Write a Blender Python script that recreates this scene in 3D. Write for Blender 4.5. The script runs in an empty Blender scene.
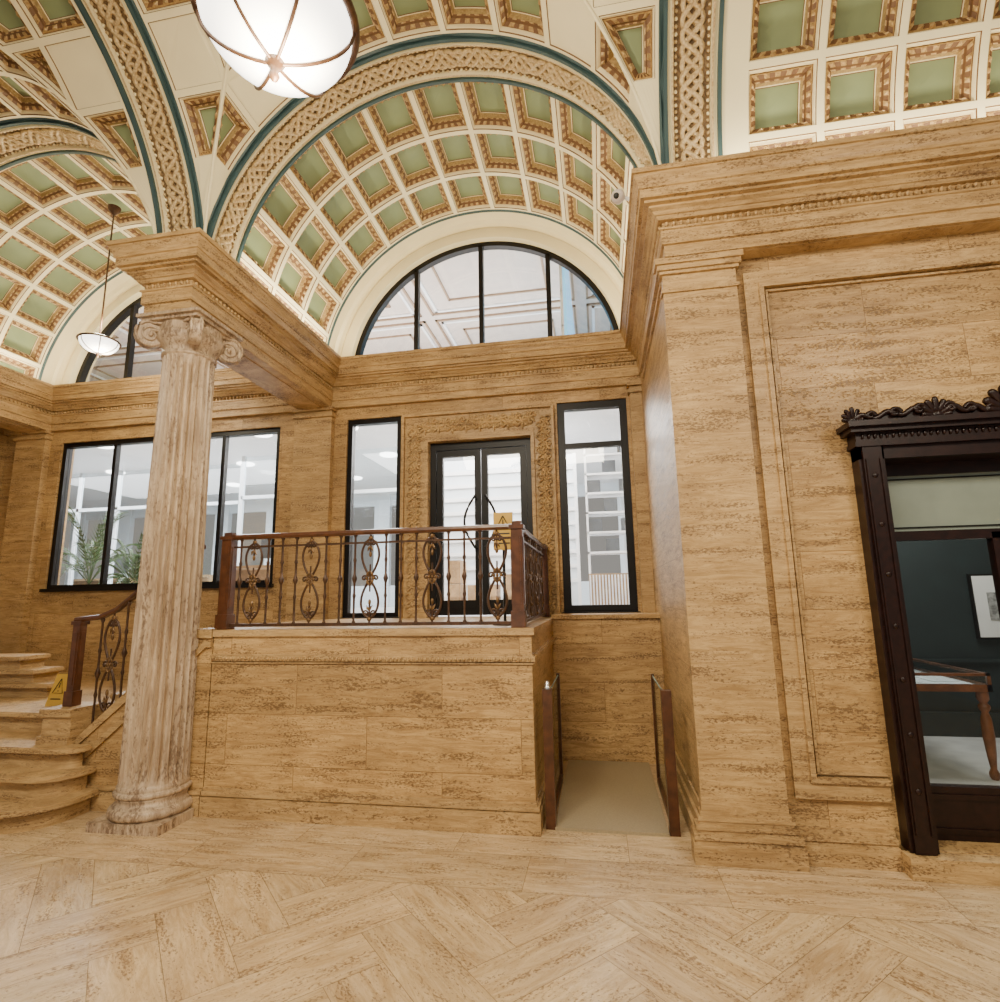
import bpy, math, random
from mathutils import Vector, Matrix
random.seed(4)
pi=math.pi
S=bpy.context.scene
COL=S.collection

# ------------------------------------------------------------------ materials
def newmat(name):
    m=bpy.data.materials.new(name); m.use_nodes=True
    nt=m.node_tree; b=nt.nodes.get('Principled BSDF')
    return m,nt,b
def mat(name,col,rough=.5,metal=0,emis=None,es=0,var=.12,vs=6,bump=0,col2=None,spec=.5):
    m,nt,b=newmat(name); N=nt.nodes; L=nt.links
    geo=N.new('ShaderNodeNewGeometry')
    no=N.new('ShaderNodeTexNoise'); no.inputs['Scale'].default_value=vs; no.inputs['Detail'].default_value=3; fac=no.outputs['Fac']
    L.new(geo.outputs['Position'],no.inputs['Vector'])
    r=N.new('ShaderNodeValToRGB')
    c2=col2 if col2 else tuple(c*(1-var*1.5) for c in col)
    r.color_ramp.elements[0].position=.35; r.color_ramp.elements[1].position=.65
    r.color_ramp.elements[0].color=(*c2,1); r.color_ramp.elements[1].color=(*col,1)
    L.new(fac,r.inputs['Fac']); L.new(r.outputs['Color'],b.inputs['Base Color'])
    b.inputs['Roughness'].default_value=rough; b.inputs['Metallic'].default_value=metal
    b.inputs['Specular IOR Level'].default_value=spec
    if emis: 
        b.inputs['Emission Color'].default_value=(*emis,1); b.inputs['Emission Strength'].default_value=es
    if bump:
        bp=N.new('ShaderNodeBump'); bp.inputs['Strength'].default_value=bump; bp.inputs['Distance'].default_value=.01
        L.new(fac,bp.inputs['Height']); L.new(bp.outputs['Normal'],b.inputs['Normal'])
    return m
def trav(name,cA,cB,cD,joints=True,vertical=False,uv=False,rough=.42,bw=1.15,rh=.37,pit=1.0):
    m,nt,b=newmat(name); N=nt.nodes; L=nt.links
    if uv:
        tc=N.new('ShaderNodeTexCoord'); src=tc.outputs['UV']
    else:
        g=N.new('ShaderNodeNewGeometry'); src=g.outputs['Position']
    tint=None; vec=src
    if joints:
        sx=N.new('ShaderNodeSeparateXYZ'); L.new(src,sx.inputs[0])
        ad=N.new('ShaderNodeMath'); ad.operation='ADD'; L.new(sx.outputs['X'],ad.inputs[0]); L.new(sx.outputs['Y'],ad.inputs[1])
        cb=N.new('ShaderNodeCombineXYZ'); L.new(ad.outputs[0],cb.inputs['X']); L.new(sx.outputs['Z'],cb.inputs['Y'])
        bk=N.new('ShaderNodeTexBrick'); L.new(cb.outputs[0],bk.inputs['Vector'])
        bk.inputs['Scale'].default_value=1; bk.inputs['Brick Width'].default_value=bw; bk.inputs['Row Height'].default_value=rh
        bk.inputs['Mortar Size'].default_value=.0024; bk.inputs['Mortar Smooth'].default_value=.3
        bk.inputs['Color1'].default_value=(1.10,1.08,1.05,1); bk.inputs['Color2'].default_value=(.80,.775,.75,1); bk.inputs['Mortar'].default_value=(.52,.45,.37,1)
        tint=bk.outputs['Color']
        sc=N.new('ShaderNodeVectorMath'); sc.operation='SCALE'; sc.inputs['Scale'].default_value=9.0; L.new(bk.outputs['Color'],sc.inputs[0])
        av=N.new('ShaderNodeVectorMath'); av.operation='ADD'; L.new(src,av.inputs[0]); L.new(sc.outputs[0],av.inputs[1]); vec=av.outputs[0]
    def mapped(s):
        mp=N.new('ShaderNodeMapping'); L.new(vec,mp.inputs['Vector']); mp.inputs['Scale'].default_value=s; return mp.outputs['Vector']
    base=(12,12,1.6) if vertical else ((2.8,15,1) if uv else (2.8,2.8,22)); v1=mapped(base)
    fine=(30,30,12) if vertical else ((26,46,1) if uv else (26,26,56)); v2=mapped(fine)
    n1=N.new('ShaderNodeTexNoise'); n1.inputs['Scale'].default_value=1.3; n1.inputs['Detail'].default_value=9; n1.inputs['Roughness'].default_value=.8; n1.inputs['Distortion'].default_value=1.1
    L.new(v1,n1.inputs['Vector'])
    r=N.new('ShaderNodeValToRGB'); e=r.color_ramp.elements
    e[0].position=.39; e[0].color=(*cB,1); e[1].position=.60; e[1].color=(*cA,1)
    L.new(n1.outputs['Fac'],r.inputs['Fac'])
    n2=N.new('ShaderNodeTexNoise'); n2.inputs['Scale'].default_value=1.8; n2.inputs['Detail'].default_value=4; n2.inputs['Roughness'].default_value=.65
    L.new(v2,n2.inputs['Vector'])
    n3=N.new('ShaderNodeTexNoise'); n3.inputs['Scale'].default_value=.9; n3.inputs['Detail'].default_value=4; L.new(v1,n3.inputs['Vector'])
    a2=N.new('ShaderNodeMath'); a2.operation='MULTIPLY_ADD'; a2.inputs[1].default_value=.7; L.new(n3.outputs['Fac'],a2.inputs[0]); L.new(n2.outputs['Fac'],a2.inputs[2])
    mr=N.new('ShaderNodeMapRange'); mr.inputs['From Min'].default_value=pit-.05; mr.inputs['From Max'].default_value=pit+.05; mr.inputs['To Min'].default_value=0; mr.inputs['To Max'].default_value=1
    L.new(a2.outputs[0],mr.inputs['Value'])
    mf=N.new('ShaderNodeMath'); mf.operation='MULTIPLY'; mf.inputs[1].default_value=.75; L.new(mr.outputs[0],mf.inputs[0])
    mx=N.new('ShaderNodeMixRGB'); L.new(mf.outputs[0],mx.inputs['Fac']); L.new(r.outputs['Color'],mx.inputs['Color1']); mx.inputs['Color2'].default_value=(*cD,1)
    out=mx.outputs['Color']
    n4=N.new('ShaderNodeTexNoise'); n4.inputs['Scale'].default_value=2.0; n4.inputs['Detail'].default_value=5; L.new(src,n4.inputs['Vector'])
    r4=N.new('ShaderNodeValToRGB'); e=r4.color_ramp.elements; e[0].position=.32; e[0].color=(.80,.78,.78,1); e[1].position=.66; e[1].color=(1.06,1.06,1.05,1)
    L.new(n4.outputs['Fac'],r4.inputs['Fac'])
    mu=N.new('ShaderNodeMixRGB'); mu.blend_type='MULTIPLY'; mu.inputs['Fac'].default_value=1
    L.new(out,mu.inputs['Color1']); L.new(r4.outputs['Color'],mu.inputs['Color2']); out=mu.outputs['Color']
    if uv:
        at=N.new('ShaderNodeAttribute'); at.attribute_name='tint'; tint=at.outputs['Color']
    if tint:
        mu=N.new('ShaderNodeMixRGB'); mu.blend_type='MULTIPLY'; mu.inputs['Fac'].default_value=1
        L.new(out,mu.inputs['Color1']); L.new(tint,mu.inputs['Color2']); out=mu.outputs['Color']
    L.new(out,b.inputs['Base Color']); b.inputs['Roughness'].default_value=rough
    b.inputs['Specular IOR Level'].default_value=.35
    bp=N.new('ShaderNodeBump'); bp.inputs['Strength'].default_value=.35; bp.inputs['Distance'].default_value=.005; bp.invert=True
    L.new(mr.outputs[0],bp.inputs['Height']); L.new(bp.outputs['Normal'],b.inputs['Normal'])
    return m
def glassmat(name,tint=(1,1,1),refl=.05,rough=.02,k=.4):
    m,nt,b=newmat(name); N=nt.nodes; L=nt.links; N.remove(b)
    o=[n for n in N if n.type=='OUTPUT_MATERIAL'][0]
    t=N.new('ShaderNodeBsdfTransparent'); t.inputs[0].default_value=(*tint,1)
    g=N.new('ShaderNodeBsdfGlossy'); g.inputs['Roughness'].default_value=rough
    lw=N.new('ShaderNodeLayerWeight'); lw.inputs['Blend'].default_value=.2
    mt=N.new('ShaderNodeMath'); mt.operation='MULTIPLY_ADD'; mt.inputs[1].default_value=k; mt.inputs[2].default_value=refl
    L.new(lw.outputs['Fresnel'],mt.inputs[0])
    mx=N.new('ShaderNodeMixShader'); L.new(mt.outputs[0],mx.inputs[0]); L.new(t.outputs[0],mx.inputs[1]); L.new(g.outputs[0],mx.inputs[2])
    L.new(mx.outputs[0],o.inputs['Surface'])
    return m

M={}
M['trav']=trav('travertine_wall',(.60,.40,.175),(.36,.215,.085),(.14,.075,.032),pit=.95)
M['travp']=trav('travertine_plain',(.59,.395,.178),(.37,.225,.09),(.15,.08,.035),joints=False,pit=.955)
M['travc']=trav('travertine_column',(.60,.46,.31),(.35,.245,.155),(.17,.105,.065),joints=False,vertical=True,pit=.95)
M['travf']=trav('travertine_floor',(.73,.555,.33),(.53,.365,.185),(.25,.145,.07),joints=False,uv=True,rough=.33,pit=.96)
M['grout']=mat('floor_grout',(.30,.20,.10),.8)
M['cream']=mat('cream_plaster',(.88,.77,.48),.55,var=.04,vs=3)
M['gold']=mat('gilded_ornament',(.56,.38,.165),.45,metal=.1,vs=60,col2=(.38,.235,.09),bump=.5)
M['gold2']=mat('gilded_braid',(.64,.49,.26),.45,metal=.1,vs=60,col2=(.42,.28,.13),bump=.5)
M['tan']=mat('tan_ground',(.25,.155,.07),.6,vs=50,var=.4)
M['brown']=mat('brown_ground',(.17,.08,.03),.6,vs=40)
M['green']=mat('sage_green_panel',(.25,.31,.155),.6,vs=3,var=.1)
M['dgreen']=mat('dark_green_panel',(.05,.09,.06),.6,vs=3,var=.1)
M['teal']=mat('teal_band',(.04,.08,.085),.5)
M['frame']=mat('dark_bronze_frame',(.006,.0045,.004),.4,spec=.25)
M['glass']=glassmat('window_glass')
M['glassr']=glassmat('rail_glass',(.95,.98,.965),.03,k=.2)
M['glassp']=glassmat('partition_glass',(.93,.96,.97),.06)
M['glassg']=glassmat('gallery_glass',(.95,.97,.96),.015,k=.15)
M['wood']=mat('polished_mahogany',(.105,.036,.013),.3,vs=14,var=.3)
M['bronze']=mat('bronze_balusters',(.085,.038,.016),.4,metal=.3,vs=30,var=.3)
M['bronzeg']=mat('gilded_bronze',(.22,.12,.045),.35,metal=.5,vs=40,var=.3)
M['ebony']=mat('carved_dark_wood',(.020,.0065,.0045),.34,vs=25,var=.3,spec=.35)
M['tealwall']=mat('dark_teal_paint',(.016,.027,.027),.6)
M['white']=mat('white_paint',(.88,.88,.88),.5,var=.03)
M['cool']=mat('cool_white_paint',(.74,.80,.84),.4,var=.06,vs=1.5)
M['grey']=mat('grey_carpet',(.40,.41,.42),.8)
M['pinkc']=mat('pale_ceiling',(.64,.55,.49),.6,var=.05)
M['taupe']=mat('taupe_moulding',(.30,.20,.13),.6,var=.05)
M['lamp']=mat('opal_lamp_glass',(1,.97,.92),.4,emis=(1,.94,.84),es=4,var=.02)
M['panel']=mat('light_panel',(1,1,1),.4,emis=(1,.98,.95),es=9,var=.01)
M['yellow']=mat('yellow_plastic',(.58,.34,.04),.5,var=.05)
M['black']=mat('black_print',(.02,.02,.02),.5)
M['leaf']=mat('palm_leaf',(.03,.085,.018),.5,vs=20,var=.4)
M['pot']=mat('dark_pot',(.05,.05,.05),.4)
M['chrome']=mat('brushed_steel',(.6,.6,.6),.25,metal=.9)
M['platform']=mat('platform_floor',(.36,.285,.17),.45,vs=90,var=.1)
M['tablewood']=mat('red_brown_table_wood',(.24,.085,.035),.35,vs=12,var=.3)
M['paper']=mat('paper',(.85,.85,.82),.6,var=.02)
M['print']=mat('grey_print',(.45,.45,.43),.6,vs=25,var=.4)
M['blind']=mat('frosted_transom',(.24,.28,.23),.4,var=.06)
M['bluegl']=mat('blue_glazing',(.25,.55,.70),.2,emis=(.18,.55,.9),es=1.3)
M['oak']=mat('light_oak',(.40,.25,.12),.5,vs=12,var=.2)
M['darkscreen']=mat('grey_screen',(.10,.11,.12),.3)

# ------------------------------------------------------------------ mesh builder
class MB:
    def __init__(s,*mats):
        s.v=[];s.f=[];s.mi=[];s.sm=[];s.mats=list(mats);s.uv=None;s.tint=None
    def face(s,pts,m=0,smooth=False):
        b=len(s.v); s.v+= [tuple(p) for p in pts]; s.f.append(tuple(range(b,b+len(pts)))); s.mi.append(m); s.sm.append(smooth)
    def box(s,x0,x1,y0,y1,z0,z1,m=0):
        b=len(s.v)
        s.v+=[(x0,y0,z0),(x1,y0,z0),(x1,y1,z0),(x0,y1,z0),(x0,y0,z1),(x1,y0,z1),(x1,y1,z1),(x0,y1,z1)]
        for q in ((0,3,2,1),(4,5,6,7),(0,1,5,4),(1,2,6,5),(2,3,7,6),(3,0,4,7)):
            s.f.append(tuple(b+i for i in q)); s.mi.append(m); s.sm.append(False)
    def grid(s,rows,m=0,smooth=True,closed=False):
        b=len(s.v); n=len(rows[0])
        for r in rows: s.v+=[tuple(p) for p in r]
        for i in range(len(rows)-1):
            for j in range(n if closed else n-1):
                k=(j+1)%n
                s.f.append((b+i*n+j,b+i*n+k,b+(i+1)*n+k,b+(i+1)*n+j)); s.mi.append(m); s.sm.append(smooth)
    def lathe(s,prof,cx=0,cy=0,n=32,m=0,smooth=True,cap=True):
        rows=[[(cx+r*math.cos(2*pi*j/n),cy+r*math.sin(2*pi*j/n),z) for j in range(n)] for r,z in prof]
        s.grid(rows,m,smooth,True)
        if cap:
            s.face(rows[0][::-1],m); s.face(rows[-1],m)
    def tube(s,pts,r,n=6,m=0,closed=False,ref=None):
        pts=[Vector(p) for p in pts]; rows=[]; N=len(pts)
        for i,p in enumerate(pts):
            a=pts[i-1] if (i>0 or closed) else p; c=pts[(i+1)%N] if (i<N-1 or closed) else p
            t=(c-a); t=t.normalized() if t.length>1e-9 else Vector((0,0,1))
            rf=Vector(ref) if ref else (Vector((0,0,1)) if abs(t.z)<.9 else Vector((0,1,0)))
            u=t.cross(rf); 
            if u.length<1e-4: u=t.cross(Vector((1,0.1,0)))
            u.normalize(); w=u.cross(t)
            rr=r[i] if isinstance(r,(list,tuple)) else r
            rows.append([p+u*rr*math.cos(2*pi*j/n)+w*rr*math.sin(2*pi*j/n) for j in range(n)])
        if closed: rows.append(rows[0])
        s.grid(rows,m,True,True)
        if not closed: s.face(rows[0],m); s.face(rows[-1],m)
    def ball(s,c,rx,ry,rz,m=0,n=8,k=5):
        rows=[]
        for i in range(k+1):
            a=-pi/2+pi*i/k; ca=max(math.cos(a),.02)
            rows.append([(c[0]+rx*ca*math.cos(2*pi*j/n),c[1]+ry*ca*math.sin(2*pi*j/n),c[2]+rz*math.sin(a)) for j in range(n)])
        s.grid(rows,m,True,True)
    def prism(s,poly,y0,y1,m=0):
        s.face([(x,y0,z) for x,z in poly],m); s.face([(x,y1,z) for x,z in poly][::-1],m)
        for i in range(len(poly)):
            a=poly[i];b=poly[(i+1)%len(poly)]
            s.face([(a[0],y0,a[1]),(a[0],y1,a[1]),(b[0],y1,b[1]),(b[0],y0,b[1])],m)
    def slab(s,poly,z0,z1,m=0):
        s.face([(x,y,z0) for x,y in poly][::-1],m); s.face([(x,y,z1) for x,y in poly],m)
        for i in range(len(poly)):
            a=poly[i];b=poly[(i+1)%len(poly)]
            s.face([(a[0],a[1],z0),(b[0],b[1],z0),(b[0],b[1],z1),(a[0],a[1],z1)],m)
    def build(s,name,parent=None,loc=None,label=None,cat=None,kind=None,group=None):
        me=bpy.data.meshes.new(name); me.from_pydata(s.v,[],s.f)
        for m in s.mats: me.materials.append(m)
        me.polygons.foreach_set('material_index',s.mi); me.polygons.foreach_set('use_smooth',s.sm)
        if s.uv:
            ul=me.uv_layers.new(name='UVMap')
            fl=[c for u in s.uv for c in u]; ul.data.foreach_set('uv',fl)
        if s.tint:
            at=me.attributes.new('tint','FLOAT_COLOR','CORNER'); at.data.foreach_set('color',[c for t in s.tint for c in t])
        me.validate(); me.update()
        return put(bpy.data.objects.new(name,me),parent,loc,label,cat,kind,group)
def put(o,parent=None,loc=None,label=None,cat=None,kind=None,group=None):
    if o.name not in COL.objects: COL.objects.link(o)
    if loc: o.location=loc
    if parent:
        o.parent=parent
        o.matrix_parent_inverse=Matrix.Translation(-Vector(parent.location))
    if label: o['label']=label
    if cat: o['category']=cat
    if kind: o['kind']=kind
    if group: o['group']=group
    return o
def empty(name,loc,label,cat,kind=None,group=None):
    e=bpy.data.objects.new(name,None); e.empty_display_size=.2
    return put(e,None,loc,label,cat,kind,group)
def dup(o,parent,loc=None,rz=0):
    c=o.copy(); c.parent=None; COL.objects.link(c)
    if loc: c.location=loc
    c.rotation_euler=(0,0,rz)
    c.parent=parent; c.matrix_parent_inverse=Matrix.Translation(-Vector(parent.location))
    return c

# ------------------------------------------------------------------ 2D helpers
def clip(poly,a,b,c):
    out=[]
    for i in range(len(poly)):
        p=poly[i];q=poly[(i+1)%len(poly)]
        dp=a*p[0]+b*p[1]-c; dq=a*q[0]+b*q[1]-c
        if dp<=0: out.append(p)
        if (dp<0 and dq>0) or (dp>0 and dq<0):
            t=dp/(dp-dq); out.append((p[0]+t*(q[0]-p[0]),p[1]+t*(q[1]-p[1])))
    return out
def area(p): return sum(p[i][0]*p[(i+1)%len(p)][1]-p[(i+1)%len(p)][0]*p[i][1] for i in range(len(p)))/2
def clean(p):
    o=[]
    for q in p:
        if not o or math.hypot(q[0]-o[-1][0],q[1]-o[-1][1])>.012: o.append(q)
    if len(o)>1 and math.hypot(o[0][0]-o[-1][0],o[0][1]-o[-1][1])<=.012: o.pop()
    return o
def inset(poly,d):
    n=len(poly); L=[]
    for i in range(n):
        p=poly[i];q=poly[(i+1)%n]; dx=q[0]-p[0];dy=q[1]-p[1];l=math.hypot(dx,dy)
        nx,ny=-dy/l,dx/l
        L.append((nx,ny,nx*p[0]+ny*p[1]+d,dx,dy))
    out=[]
    for i in range(n):
        a=L[i-1];b=L[i]; det=a[0]*b[1]-a[1]*b[0]
        if abs(det)<1e-6: return None
        out.append(((a[2]*b[1]-a[1]*b[2])/det,(a[0]*b[2]-a[2]*b[0])/det))
    for i in range(n):
        p=out[i];q=out[(i+1)%n]
        if (q[0]-p[0])*L[i][3]+(q[1]-p[1])*L[i][4]<=0: return None
    return out
def subd(poly,n):
    o=[]
    for i in range(len(poly)):
        p=poly[i];q=poly[(i+1)%len(poly)]
        for k in range(n): o.append((p[0]+(q[0]-p[0])*k/n,p[1]+(q[1]-p[1])*k/n))
    return o
RINGS=[(0,0,0),(.024,0,0),(.028,.010,2),(.033,.012,0),(.038,.042,0),(.042,.044,2),(.052,.034,1),(.076,.050,'A'),(.082,.070,2),(.091,.074,'B'),(.095,.122,1),(.101,.125,0),(.105,.13,2)]
def coffer(mb,poly,P,n=10):
    poly=clean(poly)
    if len(poly)<3: return
    if area(poly)<0: poly=poly[::-1]
    rings=[]
    for d,h,m in RINGS:
        ip=poly if d==0 else inset(poly,d)
        if ip is None: break
        rings.append((subd(ip,n),h,m))
    full=len(rings)==len(RINGS)
    if not full: rings=rings[:6]; 
    for i in range(len(rings)-1):
        A,ha,_=rings[i];B,hb,m=rings[i+1]
        k=len(A)
        for j in range(k):
            l=(j+1)%k
            if m=='A':
                mm=1 if j%2 else 2
                if j%2:
                    c=[(A[j][0]+A[l][0]+B[l][0]+B[j][0])/4,(A[j][1]+A[l][1]+B[l][1]+B[j][1])/4]
                    q=[P(*A[j],ha),P(*A[l],ha),P(*B[l],hb),P(*B[j],hb)]; cc=P(*c,(ha+hb)/2-.022)
                    for t in range(4): mb.face([q[t],q[(t+1)%4],cc],1)
                    continue
            elif m=='B': mm=1 if j%2 else 2
            else: mm=m
            mb.face([P(*A[j],ha),P(*A[l],ha),P(*B[l],hb),P(*B[j],hb)],mm)
    A,h,_=rings[-1]
    mb.face([P(*q,h) for q in A],3 if full else (6 if len(rings)>4 else 0))

# ------------------------------------------------------------------ dimensions
CX=-1.30; R=1.92; ZC=4.35; YA=3.78; YB=4.18; YW=6.22; CY=YA-R
PITCH=4.24
BAYS=[CX,CX-PITCH]
def PY(cx): return lambda s,t,d:(cx+(R+d)*math.sin(s/R),t,ZC+(R+d)*math.cos(s/R))
def PX(s,t,d): return (t,CY+(R+d)*math.sin(s/R),ZC+(R+d)*math.cos(s/R))
NC=13; ds=pi*R/NC
CM=[M['cream'],M['gold'],M['brown'],M['green'],M['teal'],M['gold2'],M['dgreen'],M['tan']]
def strip(mb,P,t0,t1,s0=-pi*R/2,s1=pi*R/2,n=64):
    w=t1-t0
    prof=[(0,0),(0,-.025),(.028,-.025),(.028,.0),(.05,.0),(.055,-.02),(.07,-.02),(.075,.022),(w-.075,.022),(w-.07,-.02),(w-.055,-.02),(w-.05,0),(w-.028,0),(w-.028,-.025),(w,-.025),(w,0)]
    mm=[4,4,4,0,0,5,0,7,0,5,0,0,4,4,4]
    for i in range(len(prof)-1):
        a,b=prof[i],prof[i+1]
        rows=[[P(s0+(s1-s0)*k/n,t0+a[0],a[1]),P(s0+(s1-s0)*k/n,t0+b[0],b[1])] for k in range(n+1)]
        mb.grid(rows,mm[i],True)
    tm=(t0+t1)/2; per=.17; K=int((s1-s0)/per*8)
    for ph in (0,pi/2,pi,3*pi/2):
        cen,amp=tm,w*.17
        pts=[P(s0+(s1-s0)*k/K,cen+amp*math.sin(pi*k/8+ph),.012+.008*math.cos(pi*k/8*2+ph)) for k in range(K+1)]
        mb.tube(pts,.020,5,5)
    for k in range(int((s1-s0)/.085)):
        s=s0+.04+k*.085
        for tt in (tm-w*.085,tm+w*.085):
            c=P(s,tt,.010); mb.ball(c,.018,.018,.018,5,5,3)
        for tt in (t0+.088,t1-.088):
            c=P(s,tt,.012); mb.ball(c,.014,.014,.014,5,5,3); c=P(s+.0425,tt,.012); mb.ball(c,.014,.014,.014,0,5,3)

for bi,cx in enumerate(BAYS):
    P=PY(cx)
    mb=MB(*CM)
    strip(mb,P,YA,YB)
    pc=.58
    ys=[YB+.0,YB+pc,YB+2*pc,YB+3*pc]
    for i in range(NC):
        a=-pi*R/2+i*ds
        for j in range(3):
            coffer(mb,[(a,ys[j]),(a+ds,ys[j]),(a+ds,ys[j+1]),(a,ys[j+1])],P)
    prof=[(ys[3],0,4),(ys[3]+.025,-.015,4),(ys[3]+.04,0,0),(YW-.12,0,0),(YW-.10,-.04,0),(YW-.05,-.05,4),(YW-.03,-.03,4),(YW,-.03,0)]
    for i in range(len(prof)-1):
        p,q=prof[i],prof[i+1]
        mb.grid([[P(-pi*R/2+pi*R*k/56,p[0],p[1]),P(-pi*R/2+pi*R*k/56,q[0],q[1])] for k in range(57)],p[2],True)
    mb.build('ceiling_side_vault' if bi else 'ceiling_bay_vault',label='cream coffered barrel vault with sage green panels and gilded frames',cat='ceiling',kind='structure')
    mb=MB(*CM)
    rows=[(0,.03),(.03,.50),(.50,.97),(.97,1.44),(1.44,R)]
    def webs(P_,sign,base):
        for i in range(NC):
            a=-pi*R/2+i*ds; b=a+ds
            for r0,r1 in rows:
                poly=[(a,r0),(b,r0),(b,r1),(a,r1)]
                def lim(s): return R-R*abs(math.sin(s/R))
                if a<-1e-6 and b>1e-6: segs=[(a,0),(0,b)]
                else: segs=[(a,b)]
                polys=poly
                for (p,q) in segs:
                    lp,lq=lim(p),lim(q)
                    sl=(lq-lp)/(q-p)
                    polys=clip(polys,-sl,1,lp-sl*p)
                if len(polys)<3: continue
                f=lambda s,t,d:P_(s,base-sign*t,d)
                if r1<=.05:
                    q=subd(polys,3); mb.face([f(x,y,0) for x,y in q],4)
                else: coffer(mb,polys,f,8)
    webs(P,1,YA)
    webs(P,-1,YA-2*R)
    webs(PX,1,cx+R)
    webs(PX,-1,cx-R)
    for sx in(1,-1):
        for sy in (1,-1):
            pts=[]
            for k in range(25):
                a=pi/2*k/24
                pts.append((cx+sx*R*math.sin(a),CY+sy*R*math.sin(a),ZC+R*math.cos(a)+.004))
            mb.tube(pts,.014,6,0)
    mb.build('ceiling_groin_side' if bi else 'ceiling_groin',label='groin vaulted plaster ceiling with gilded coffers',cat='ceiling',kind='structure')
for i,x in enumerate((CX+R,CX-R-.4,CX-PITCH-R-.4)):
    mb=MB(*CM)
    strip(mb,PX,x,x+.4)
    mb.build('trim_%d'%(i+1),label='arched ceiling rib with gilded guilloche braid and teal edges',cat='ceiling rib',kind='structure')
mb=MB(*CM)
x0=CX+R+.4
mb.grid([[PX(-pi*R/2+pi*R*k/52,x0,0),PX(-pi*R/2+pi*R*k/52,x0+.16,0)] for k in range(53)],0,True)
for i in range(NC):
    a=-pi*R/2+i*ds
    for j in range(8):
        t=x0+.16+j*.5
        coffer(mb,[(a,t),(a+ds,t),(a+ds,t+.5),(a,t+.5)],PX)
mb.build('ceiling_end_vault',label='coffered barrel ceiling with sage green panels',cat='ceiling',kind='structure')

# ------------------------------------------------------------------ floor
mb=MB(M['travf'],M['grout']); mb.uv=[]; mb.tint=[]
W=.27; n=3; G=.0013
def tile(poly,org,ux,uy):
    poly=clean(poly)
    if len(poly)<3: return
    if area(poly)<0: poly=poly[::-1]
    ip=inset(poly,G)
    if not ip: return
    mb.face([(x,y,0) for x,y in ip],0)
    o=(random.random()*50,random.random()*50); c=.87+.13*random.random(); c2=c*(.975+.025*random.random())
    for x,y in ip:
        dx,dy=x-org[0],y-org[1]
        mb.uv.append((dx*ux[0]+dy*ux[1]+o[0],dx*uy[0]+dy*uy[1]+o[1])); mb.tint.append((c,c2,c2*.98,1))
c45=math.cos(pi/4)
def rot(x,y): return ((x-y)*c45-1.6,(x+y)*c45-1.0)
X0,X1,Y0,Y1=-8.2,5.2,-4.5,3.3
for j in range(-43,56):
    for k in range(-11,12):
        for kind in (0,1):
            if kind==0: x,y,w,h=j+2*n*k,j,n,1
            else: x,y,w,h=j+n+2*n*k,j-(n-1),1,n
            q=[rot(*(W*a for a in p)) for p in ((x,y),(x+w,y),(x+w,y+h),(x,y+h))]
            if max(p[0] for p in q)<X0 or min(p[0] for p in q)>X1 or max(p[1] for p in q)<Y0 or min(p[1] for p in q)>Y1: continue
            ux=(c45,c45) if kind==0 else (-c45,c45)
            uy=(-c45,c45) if kind==0 else (c45,c45)
            for cl in ((1,0,X1),(-1,0,-X0),(0,1,Y1),(0,-1,-Y0)):
                q=clip(q,*cl)
                if len(q)<3: break
            if len(q)>=3: tile(q,q[0],ux,uy)
y=Y1
for ri,hh in enumerate((.42,.42,.42,.42,.42,.42,.42)):
    x=X0-(.5 if ri%2 else 0)
    while x<X1:
        xa,xb=max(x,X0),min(x+1.1,X1); yb=min(y+hh,6.2)
        if xb-xa>.02 and yb-y>.02: tile([(xa,y),(xb,y),(xb,yb),(xa,yb)],(xa,y),(1,0),(0,1))
        x+=1.1
    y+=hh
b=len(mb.f); mb.box(X0,X1,Y0,6.2,-.12,-.003,1)
for f in mb.f[b:]:
    for _ in f: mb.uv.append((0,0)); mb.tint.append((1,1,1,1))
mb.build('floor',label='polished cream travertine floor laid in herringbone',cat='floor',kind='structure')

# ------------------------------------------------------------------ back wall
opens=[(-7.27,-3.95,1.785,3.80),(-3.03,-2.32,1.37,3.82),(-1.95,-.71,1.37,3.44),(-.40,.40,1.40,3.83)]
mb=MB(M['trav'],M['cream'])
xs=[-8.2,-7.27,-3.95,-3.03,-2.32,-1.95,-.71,-.40,.40,.57]; zs=[0,1.37,1.40,1.785,3.44,3.80,3.82,3.83,4.5]
for i in range(len(xs)-1):
    for j in range(len(zs)-1):
        xm=(xs[i]+xs[i+1])/2; zm=(zs[j]+zs[j+1])/2
        if any(a<xm<b and c<zm<d for a,b,c,d in opens): continue
        mb.box(xs[i],xs[i+1],YW,YW+.2,zs[j],zs[j+1],0)
mb.box(-.5,.57,5.75,YW,0,1.39)
mb.box(-.5,.57,5.72,YW,1.36,1.40)
for cx in BAYS:
    RL=1.70
    for k in range(48):
        a=pi*k/48;b=pi*(k+1)/48
        ca,sa,cb_,sb=math.cos(a),math.sin(a),math.cos(b),math.sin(b)
        for (r0,r1,y0) in ((RL,RL+.05,YW-.06),(RL+.05,RL+.16,YW-.02),(RL+.16,R+.25,YW-.05)):
            q=[(cx+r*c,ZC+.02+r*s) for r,c,s in((r0,ca,sa),(r1,ca,sa),(r1,cb_,sb),(r0,cb_,sb))]
            mb.prism(q,y0,YW+.2,1)
mb.build('wall_back',label='travertine wall pierced by bronze framed windows and a doorway',cat='wall',kind='structure')
mb=MB(M['trav']); mb.box(-8.4,-8.2,3.6,YW+.2,0,4.5); mb.build('wall_left',label='travertine side wall beyond the stairs',cat='wall',kind='structure')

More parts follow.
